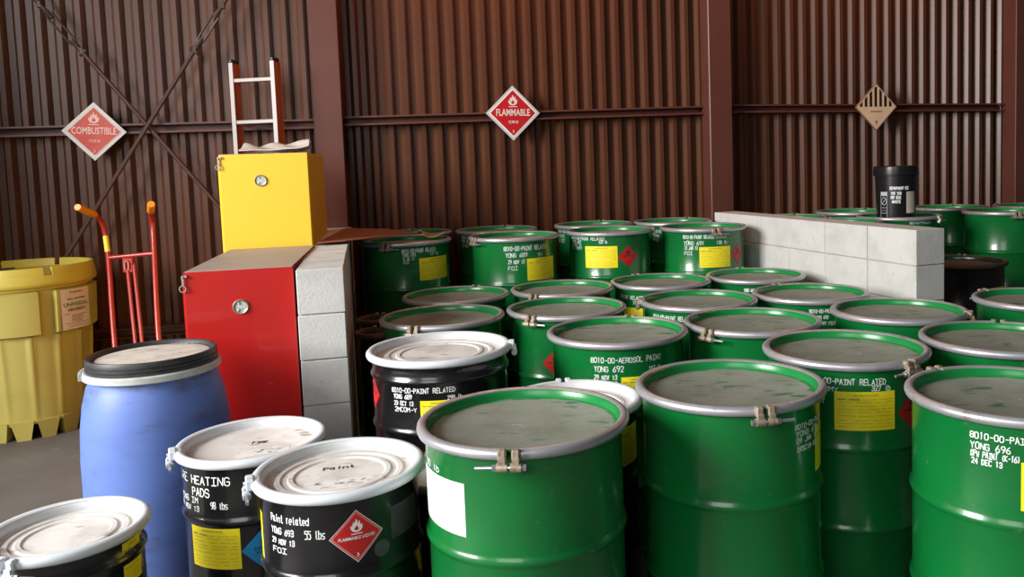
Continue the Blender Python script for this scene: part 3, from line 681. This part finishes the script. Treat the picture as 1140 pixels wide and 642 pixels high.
def crumple(name, label, cat, quad, nx, ny, zf, thick, m, seed, group=None):
    rnd = random.Random(seed); q = [Vector(p) for p in quad]; mb = MB(); vs = []; fs = []
    ph = [(rnd.uniform(3, 9), rnd.uniform(3, 9), rnd.uniform(0, 6), rnd.uniform(.3, 1)) for _ in range(6)]
    for top in (1, 0):
        for j in range(ny+1):
            for i in range(nx+1):
                u, v = i/nx, j/ny
                p = q[0]*(1-u)*(1-v)+q[1]*u*(1-v)+q[2]*u*v+q[3]*(1-u)*v
                wv = sum(a*math.sin(fx*u*2+fy*v*2+o) for fx, fy, o, a in ph)/3.5
                vs.append((p.x, p.y, p.z+zf(u, v, wv)+(thick if top else 0)))
    n1 = (nx+1)*(ny+1)
    for j in range(ny):
        for i in range(nx):
            a = j*(nx+1)+i; f = (a, a+1, a+nx+2, a+nx+1); fs += [f, tuple(x+n1 for x in f[::-1])]
    edge = [i for i in range(nx+1)]+[j*(nx+1)+nx for j in range(1, ny+1)]+[ny*(nx+1)+i for i in range(nx-1, -1, -1)]+[j*(nx+1) for j in range(ny-1, 0, -1)]
    for a, b in zip(edge, edge[1:]+edge[:1]): fs.append((a+n1, b+n1, b, a))
    mb.add(vs, fs); o = mb.build(name, m, ang=60); return tag(o, label, cat, group)
PLASTIC = mat('grey_plastic_sheet', (.62, .55, .50), .5, col2=(.50, .43, .38), nscale=9)
KRAFT = mat('brown_cardboard', (.30, .105, .045), .8, col2=(.24, .08, .035), nscale=6)
crumple('plastic_sheet', 'crumpled grey plastic sheet lying on top of the yellow cabinet', 'sheet', [(-2.02, 4.82, 1.735), (-1.640, 4.92, 1.735), (-1.80, 5.45, 1.735), (-2.12, 5.36, 1.735)], 22, 16, lambda u, v, w: .010+.012*w*math.sin(pi*min(1,v*1.2))+.055*(math.sin(pi*min(1,max(0,v*1.0)))+.05)**.5*(.7+.4*w)+(.022*u**6), .006, PLASTIC, 3)
crumple('cardboard_sheet', 'flat brown cardboard sheet bridging the left block wall and a green drum', 'cardboard', [(-1.545, 4.68, 1.203), (-1.40, 4.76, 1.203), (-1.10, 5.36, 1.203), (-1.72, 5.86, 1.203)], 20, 20, lambda u, v, w: .004+.012*abs(w)*u*v-.035*max(0, u-.6)*v, .005, KRAFT, 5)
crumple('cardboard_scrap', 'torn curled cardboard scrap on the lid of the leftmost raised drum', 'cardboard', [(-1.10, 5.30, 1.160), (-.93, 5.36, 1.160), (-.95, 5.58, 1.160), (-1.08, 5.62, 1.160)], 12, 10, lambda u, v, w: .006+.05*math.exp(-((u-.1)**2)/.03)*(1-v)+.03*max(0, u-.7)/.3, .004, mat('pale_cardboard', (.42, .27, .19), .8), 11)

# ------------------------------------------------------------------ ladder behind the yellow cabinet
LADDERFACE = mat('ladder_aluminium', (.33, .29, .275), .45, .1); LADDERSIDE = mat('orange_fibreglass', (.50, .10, .03), .45)
t = thing('ladder', 'ladder with pale rungs and orange sides standing behind the yellow cabinet', 'ladder', (-2.36, 5.94, 0), math.radians(-9))
for sx in (-1, 1):
    x = sx*.160; mb = MB()
    mb.bevbox(x-.004, x+.004, .004, .078, .02, 2.42, .001); rail = mb.build('side_rail', LADDERSIDE, t)
    mb = MB(); mb.bevbox(x-.016, x+.016, -.004, .004, .02, 2.42, .001); mb.build('front_flange', LADDERFACE, rail)
    mb = MB(); mb.bevbox(x-.020, x+.020, .078, .084, .02, 2.42, .001); mb.build('rear_flange', LADDERSIDE, rail)
    mb = MB(); mb.bevbox(x-.012, x+.012, -.005, .086, 2.42, 2.445, .004); mb.build('end_cap', BLACKPLASTIC, rail)
    mb = MB(); mb.bevbox(x-.024, x+.024, -.008, .088, 0, .03, .004); mb.build('foot', BLACKPLASTIC, rail)
for i in range(8):
    z = .20+i*.299; mb = MB(); mb.bevbox(-.156, .156, .002, .050, z-.014, z+.014, .004); mb.build('rung', LADDERFACE, t)

# ------------------------------------------------------------------ hand truck
TRUCKRED = mat('hand_truck_red', (.36, .020, .015), .35, coat=.2); GRIP = mat('orange_grip', (.75, .27, .015), .45)
ox, oy = -2.93, 5.10
t = thing('hand_truck', 'red two-wheel hand truck with orange grips leaning near the back wall', 'hand truck', (ox, oy, 0))
L = lambda P: [(x-ox, y-oy, z) for x, y, z in P]
left = L([(-2.935, 5.03, .03), (-3.056, 5.20, .543), (-3.187, 5.43, 1.092), (-3.226, 5.48, 1.239), (-3.228, 5.45, 1.335), (-3.222, 5.37, 1.385), (-3.212, 5.29, 1.412), (-3.200, 5.16, 1.445)])
right = L([(-2.660, 5.05, .03), (-2.770, 5.20, .563), (-2.881, 5.43, 1.112), (-2.904, 5.48, 1.285), (-2.890, 5.45, 1.350), (-2.858, 5.38, 1.395), (-2.815, 5.30, 1.418), (-2.745, 5.18, 1.448)])
for P in (left, right):
    mb = MB(); mb.tube(smooth_path(P[:6], 8), .0165, 12); fr = mb.build('side_tube', TRUCKRED, t)
    mb = MB(); a, b = Vector(P[5]), Vector(P[7]); mb.tube([a, a+(b-a)*.05, a+(b-a)*.95, b], [.021, .0235, .0235, .020], 12); mb.build('grip', GRIP, fr)
mb = MB(); a, b = Vector(left[3]), Vector(left[2]); mb.tube([a+(b-a)*.05, a+(b-a)*.75], .0175, 12); mb.build('sticker', mat('yellow_sticker', (.80, .62, .05), .5), t)
for k in (.0, .8):
    a = Vector(left[2]).lerp(Vector(left[0]), k); b = Vector(right[2]).lerp(Vector(right[0]), k); mb = MB(); mb.tube([a, b], .0145, 12); mb.build('crossbar', TRUCKRED, t)
a = Vector(left[2]).lerp(Vector(right[2]), .46); b = Vector(left[0]).lerp(Vector(right[0]), .5)
for dx in (-.022, .022):
    mb = MB(); mb.tube([a+Vector((dx, 0, -.02)), b+Vector((dx, 0, .1))], .012, 10); mb.build('centre_bar', TRUCKRED, t)
mb = MB(); mb.bevbox(a.x-.035, a.x+.035, a.y-.035, a.y-.012, a.z-.11, a.z-.01, .006); br = mb.build('bracket', TRUCKRED, t)
mb = MB(); mb.tube([(a.x-.012, a.y-.045, a.z-.085), (a.x-.012, a.y-.045, a.z-.04), (a.x, a.y-.045, a.z-.028), (a.x+.012, a.y-.045, a.z-.04), (a.x+.012, a.y-.045, a.z-.085)], .005, 8); mb.build('hook', mat('pale_hook', (.5, .25, .22), .4), br)
mb = MB(); mb.bevbox(-.12, .36, -.26, -.04, 0, .012, .003); mb.build('toe_plate', TRUCKRED, t)
for x in (-.10, .36):
    mb = MB(); mb.tube([(x-.03, .10, .115), (x+.03, .10, .115)], .115, 28); w = mb.build('wheel', BLACKPLASTIC, t)
    mb = MB(); mb.tube([(x-.034, .10, .115), (x+.034, .10, .115)], .055, 20); mb.build('hub', TRUCKRED, w)
mb = MB(); mb.tube([(-.13, .10, .115), (.39, .10, .115)], .010, 10)
for x in (-.06, .31): mb.tube([(x, .10, .115), (x, -.05, .10)], .010, 8)
mb.build('axle', GREYSTEEL, t)

# ------------------------------------------------------------------ yellow overpack tub
TUBYEL = mat('yellow_polyethylene', (.42, .36, .085), .5, col2=(.38, .32, .075), nscale=3, col3=(.36, .26, .06), n3=14, lo3=.66, hi3=.76)
LIDYEL = mat('yellow_polyethylene_lid', (.50, .40, .055), .45, col2=(.44, .33, .045), nscale=3, col3=(.36, .26, .06), n3=14, lo3=.66, hi3=.76)
t = thing('overpack_tub', 'large yellow plastic overpack drum on forklift feet at the left edge', 'overpack drum', (-3.690, 5.310, 0))
mb = MB(); NS = 360; ZS = [.10, .13, .20, .45, .645, .655, .665, .75, .90, .925, .935, .975]
def tubr(a, z):
    base = .345+.035*(z-.1)/.87
    g = (math.degrees(a)+45) % 90                   # recess of 13 degrees between wide raised panels
    if .66 <= z <= .93: return base+(0.0 if 0 < g < 13 else .034)
    if z < .65:
        g2 = (math.degrees(a)+41) % 24
        return base+.014*math.exp(-((g2-12)/3.0)**2)*(.25+.75*(z-.1)/.55)
    return base
vs = []; fs = []
for z in ZS:
    for i in range(NS):
        a = 2*pi*i/NS; r = tubr(a, z); vs.append((r*math.cos(a), r*math.sin(a), z))
for j in range(len(ZS)-1):
    for i in range(NS): fs.append((j*NS+i, j*NS+(i+1) % NS, (j+1)*NS+(i+1) % NS, (j+1)*NS+i))
fs.append(tuple(range(NS))[::-1]); mb.add(vs, fs); mb.build('body', TUBYEL, t, 25)
for i in range(16):
    a = math.radians(-43+22.5*i); mb = MB(); xf = Matrix.Rotation(a, 4, 'Z'); r1 = .352
    mb.add([(r1+.004, -.062, .12), (r1+.004, .062, .12), (r1-.11, .042, .12), (r1-.11, -.042, .12), (r1-.012, -.037, 0), (r1-.012, .037, 0), (r1-.085, .026, 0), (r1-.085, -.026, 0)],
           [(0, 1, 2, 3), (7, 6, 5, 4), (0, 4, 5, 1), (1, 5, 6, 2), (2, 6, 7, 3), (3, 7, 4, 0)], xf); mb.build('foot', TUBYEL, t)
# screw lid: skirt, recessed top and an upstanding rim with gaps
mb = MB(); mb.lathe([(.388, .940), (.392, .955), (.410, .960), (.418, .972), (.418, .985), (.410, 1.030), (.380, 1.032), (.374, 1.026), (0, 1.020)], 96); ld = mb.build('lid', LIDYEL, t)
gaps = [(-36, 3.5), (92, 2.5), (150, 9), (240, 4)]
mb = MB(); cuts = sorted([(math.radians(c-w), math.radians(c+w)) for c, w in gaps])
for (g0, g1), (h0, h1) in zip(cuts, cuts[1:]+[(cuts[0][0]+2*pi, cuts[0][1]+2*pi)]):
    mb.lathe([(.404, 1.026), (.410, 1.030), (.405, 1.074), (.401, 1.080), (.388, 1.080), (.383, 1.074), (.380, 1.028)], 26, g1, h0, True, cap=True)
mb.build('rim', LIDYEL, ld)
mb = MB()
for i in range(3): mb.lathe([(.34, 1.020), (.34, 1.036), (.31, 1.036), (.31, 1.020)], 6, i*2.094+.2, i*2.094+.6, True, cap=True)
mb.build('grip_rib', mat('dark_grip_rib', (.05, .04, .03), .6), ld)
# label
aL = math.radians(-13); fm = cyl_map(.4125, aL); lb = MB(); rect(lb, -.108, .108, .668, .925, fm, .0008, 8); lo = lb.build('product_label', mat('pinkish_label', (.66, .56, .52), .55), t)
p = MB(); print_text(p, 'UNIVERSAL', 0, .812, .185, .026, fm, .0016); p.build('green_print', mat('green_ink', (.03, .16, .06), .5), lo)
p = MB(); print_text(p, 'SPILL RESPONSE', 0, .855, .135, .011, fm, .0016); print_text(p, 'ABSORBENT', 0, .782, .140, .019, fm, .0016); print_text(p, 'Supplies', 0, .895, .10, .015, fm, .0016)
for i, (x0, x1) in enumerate(((-.09, -.06), (-.045, .075), (-.045, .045), (-.045, .045), (-.045, .03), (-.045, .03))): rect(p, x0, x1, .764-i*.010, .767-i*.010, fm, .0016, 3)
rect(p, -.085, .09, .702, .7045, fm, .0016, 4); rect(p, -.07, .09, .684, .687, fm, .0016, 4); p.build('black_print', INK, lo)

# ------------------------------------------------------------------ blue plastic drum
BLUE = mat('blue_polyethylene', (.115, .195, .53), .5, col2=(.095, .165, .46), nscale=4, stretch=(1, 1, 3), col3=(.10, .11, .17), n3=4, lo3=.56, hi3=.70)
t = thing('plastic_drum', 'blue plastic drum with a black screw lid and pale grey locking band', 'drum', (-1.690, 3.120, 0))
mb = MB(); mb.lathe([(0, .012), (.20, .012), (.215, 0), (.232, .012), (.245, .06), (.258, .20), (.264, .40), (.264, .56), (.258, .68), (.246, .77), (.230, .835), (.222, .850), (.222, .875)], 80); mb.build('body', BLUE, t, 60)
mb = MB(); mb.lathe([(.218, .870), (.232, .868), (.240, .873), (.240, .892), (.234, .898), (.218, .896)], 80, closed=True); bd = mb.build('locking_band', mat('pale_grey_band', (.50, .53, .50), .45, col2=(.40, .42, .40), nscale=12), t)
mb = MB(); xf = Matrix.Rotation(math.radians(-158), 4, 'Z'); mb.lathe([(.240, .872), (.250, .872), (.250, .896), (.240, .896)], 14, math.radians(-16), math.radians(16), True, xf=xf, cap=True); mb.build('lever', mat('pale_grey_band', (.5, .5, .5)), bd)
BLACKLID = mat('dusty_black_lid', (.022, .022, .024), .5, col2=(.05, .05, .05), nscale=10, stretch=(1, 1, 5))
mb = MB(); mb.lathe([(.212, .890), (.228, .898), (.228, .908), (.225, .910), (.228, .912), (.228, .922), (.225, .924), (.228, .926), (.228, .938), (.224, .946), (.216, .946), (.211, .941), (.206, .931), (.196, .929)], 80); ld = mb.build('lid', BLACKLID, t)
mb = MB(); mb.lathe([(.207, .929), (.190, .931), (.15, .932), (0, .933)], 80); mb.build('dust_film', mat('lid_dust', (.60, .56, .49), .8, col2=(.40, .36, .31), nscale=12, col3=(.62, .58, .52), n3=22, lo3=.6, hi3=.7), ld)
mb = MB(); fm3 = cyl_map(.2085, math.radians(80))
xf = Matrix.Rotation(math.radians(-4), 4, 'Z'); 
stroke_text(mb, 'HHHF1', .10, .014, lambda x, y, o: ((.190-y)*math.cos(math.radians(96)-x/.19), (.190-y)*math.sin(math.radians(96)-x/.19), .9335), w=.005); mb.build('handwriting', MARKER, ld)

# ------------------------------------------------------------------ black bucket
t = thing('bucket', 'black lidded plastic bucket with paper labels standing on a green drum', 'bucket', (2.362, 6.205, 1.1165))
mb = MB(); mb.lathe([(0, 0), (.134, 0), (.138, .004), (.150, .33), (.154, .332), (.154, .345)], 56); mb.build('body', mat('black_bucket_plastic', (.010, .010, .011), .3), t)
mb = MB(); mb.lathe([(.150, .335), (.162, .335), (.163, .345), (.160, .400), (.155, .405), (.146, .405), (.140, .395), (0, .393)], 56); mb.build('lid', mat('black_bucket_plastic', (.01, .01, .01)), t)
def camang(px): return px
mb = MB(); ba = math.radians(-110.5); fb = cyl_map(.149, ba)
p = MB(); rect(p, .075, .150, .055, .215, cyl_map(.149, ba), .001, 6); lo = p.build('paper_label', mat('pinkish_label', (.66, .56, .52)), t)
p = MB()
for i, w in enumerate((.05, .03, .04, .045, .03, .05, .04)): rect(p, .083, .083+w, .195-i*.017, .198-i*.017, fb, .0016, 3)
rect(p, .09, .12, .203, .207, fb, .0016, 3); p.build('label_print', GREYINK, lo)
p = MB(); GL = mat('white_print', (.8, .8, .8))
x0, x1, z0, z1 = -.118, -.062, .015, .215
for a, b, c, d in ((x0, x1, z0, z0+.003), (x0, x1, z1-.03, z1), (x0, x0+.003, z0, z1), (x1-.003, x1, z0, z1), (x0, x1, .095, .098), (x0, x1, .055, .058), (x0, x1, .075, .077)): rect(p, a, b, c, d, fb, .001, 2)
vs = [fb(-.090+.022*k*math.cos(a), .145+.030*k*math.sin(a), .001) for a in [i*pi/12 for i in range(24)] for k in (1, .84)]
p.add(vs, [(2*i, 2*((i+1) % 24), 2*((i+1) % 24)+1, 2*i+1) for i in range(24)]); p.add([fb(-.108, .122, .001), fb(-.104, .120, .001), fb(-.072, .166, .001), fb(-.076, .168, .001)], [(0, 1, 2, 3)])
p.build('warning_print', mat('grey_white_print', (.45, .48, .52), .5), t)
for txt, x, z, w in (('Department Use', -.042, .232, .135), ('YNG 568', -.035, .196, .072), ('Hot Glue', -.035, .164, .070), ('WASTE', -.028, .132, .060)):
    p = MB(); stroke_text(p, txt.upper(), w, .020, lambda X, Y, o, x=x, z=z: fb(X+x, Y+z, o), w=.0045); p.build('handwriting', MARKER, t)
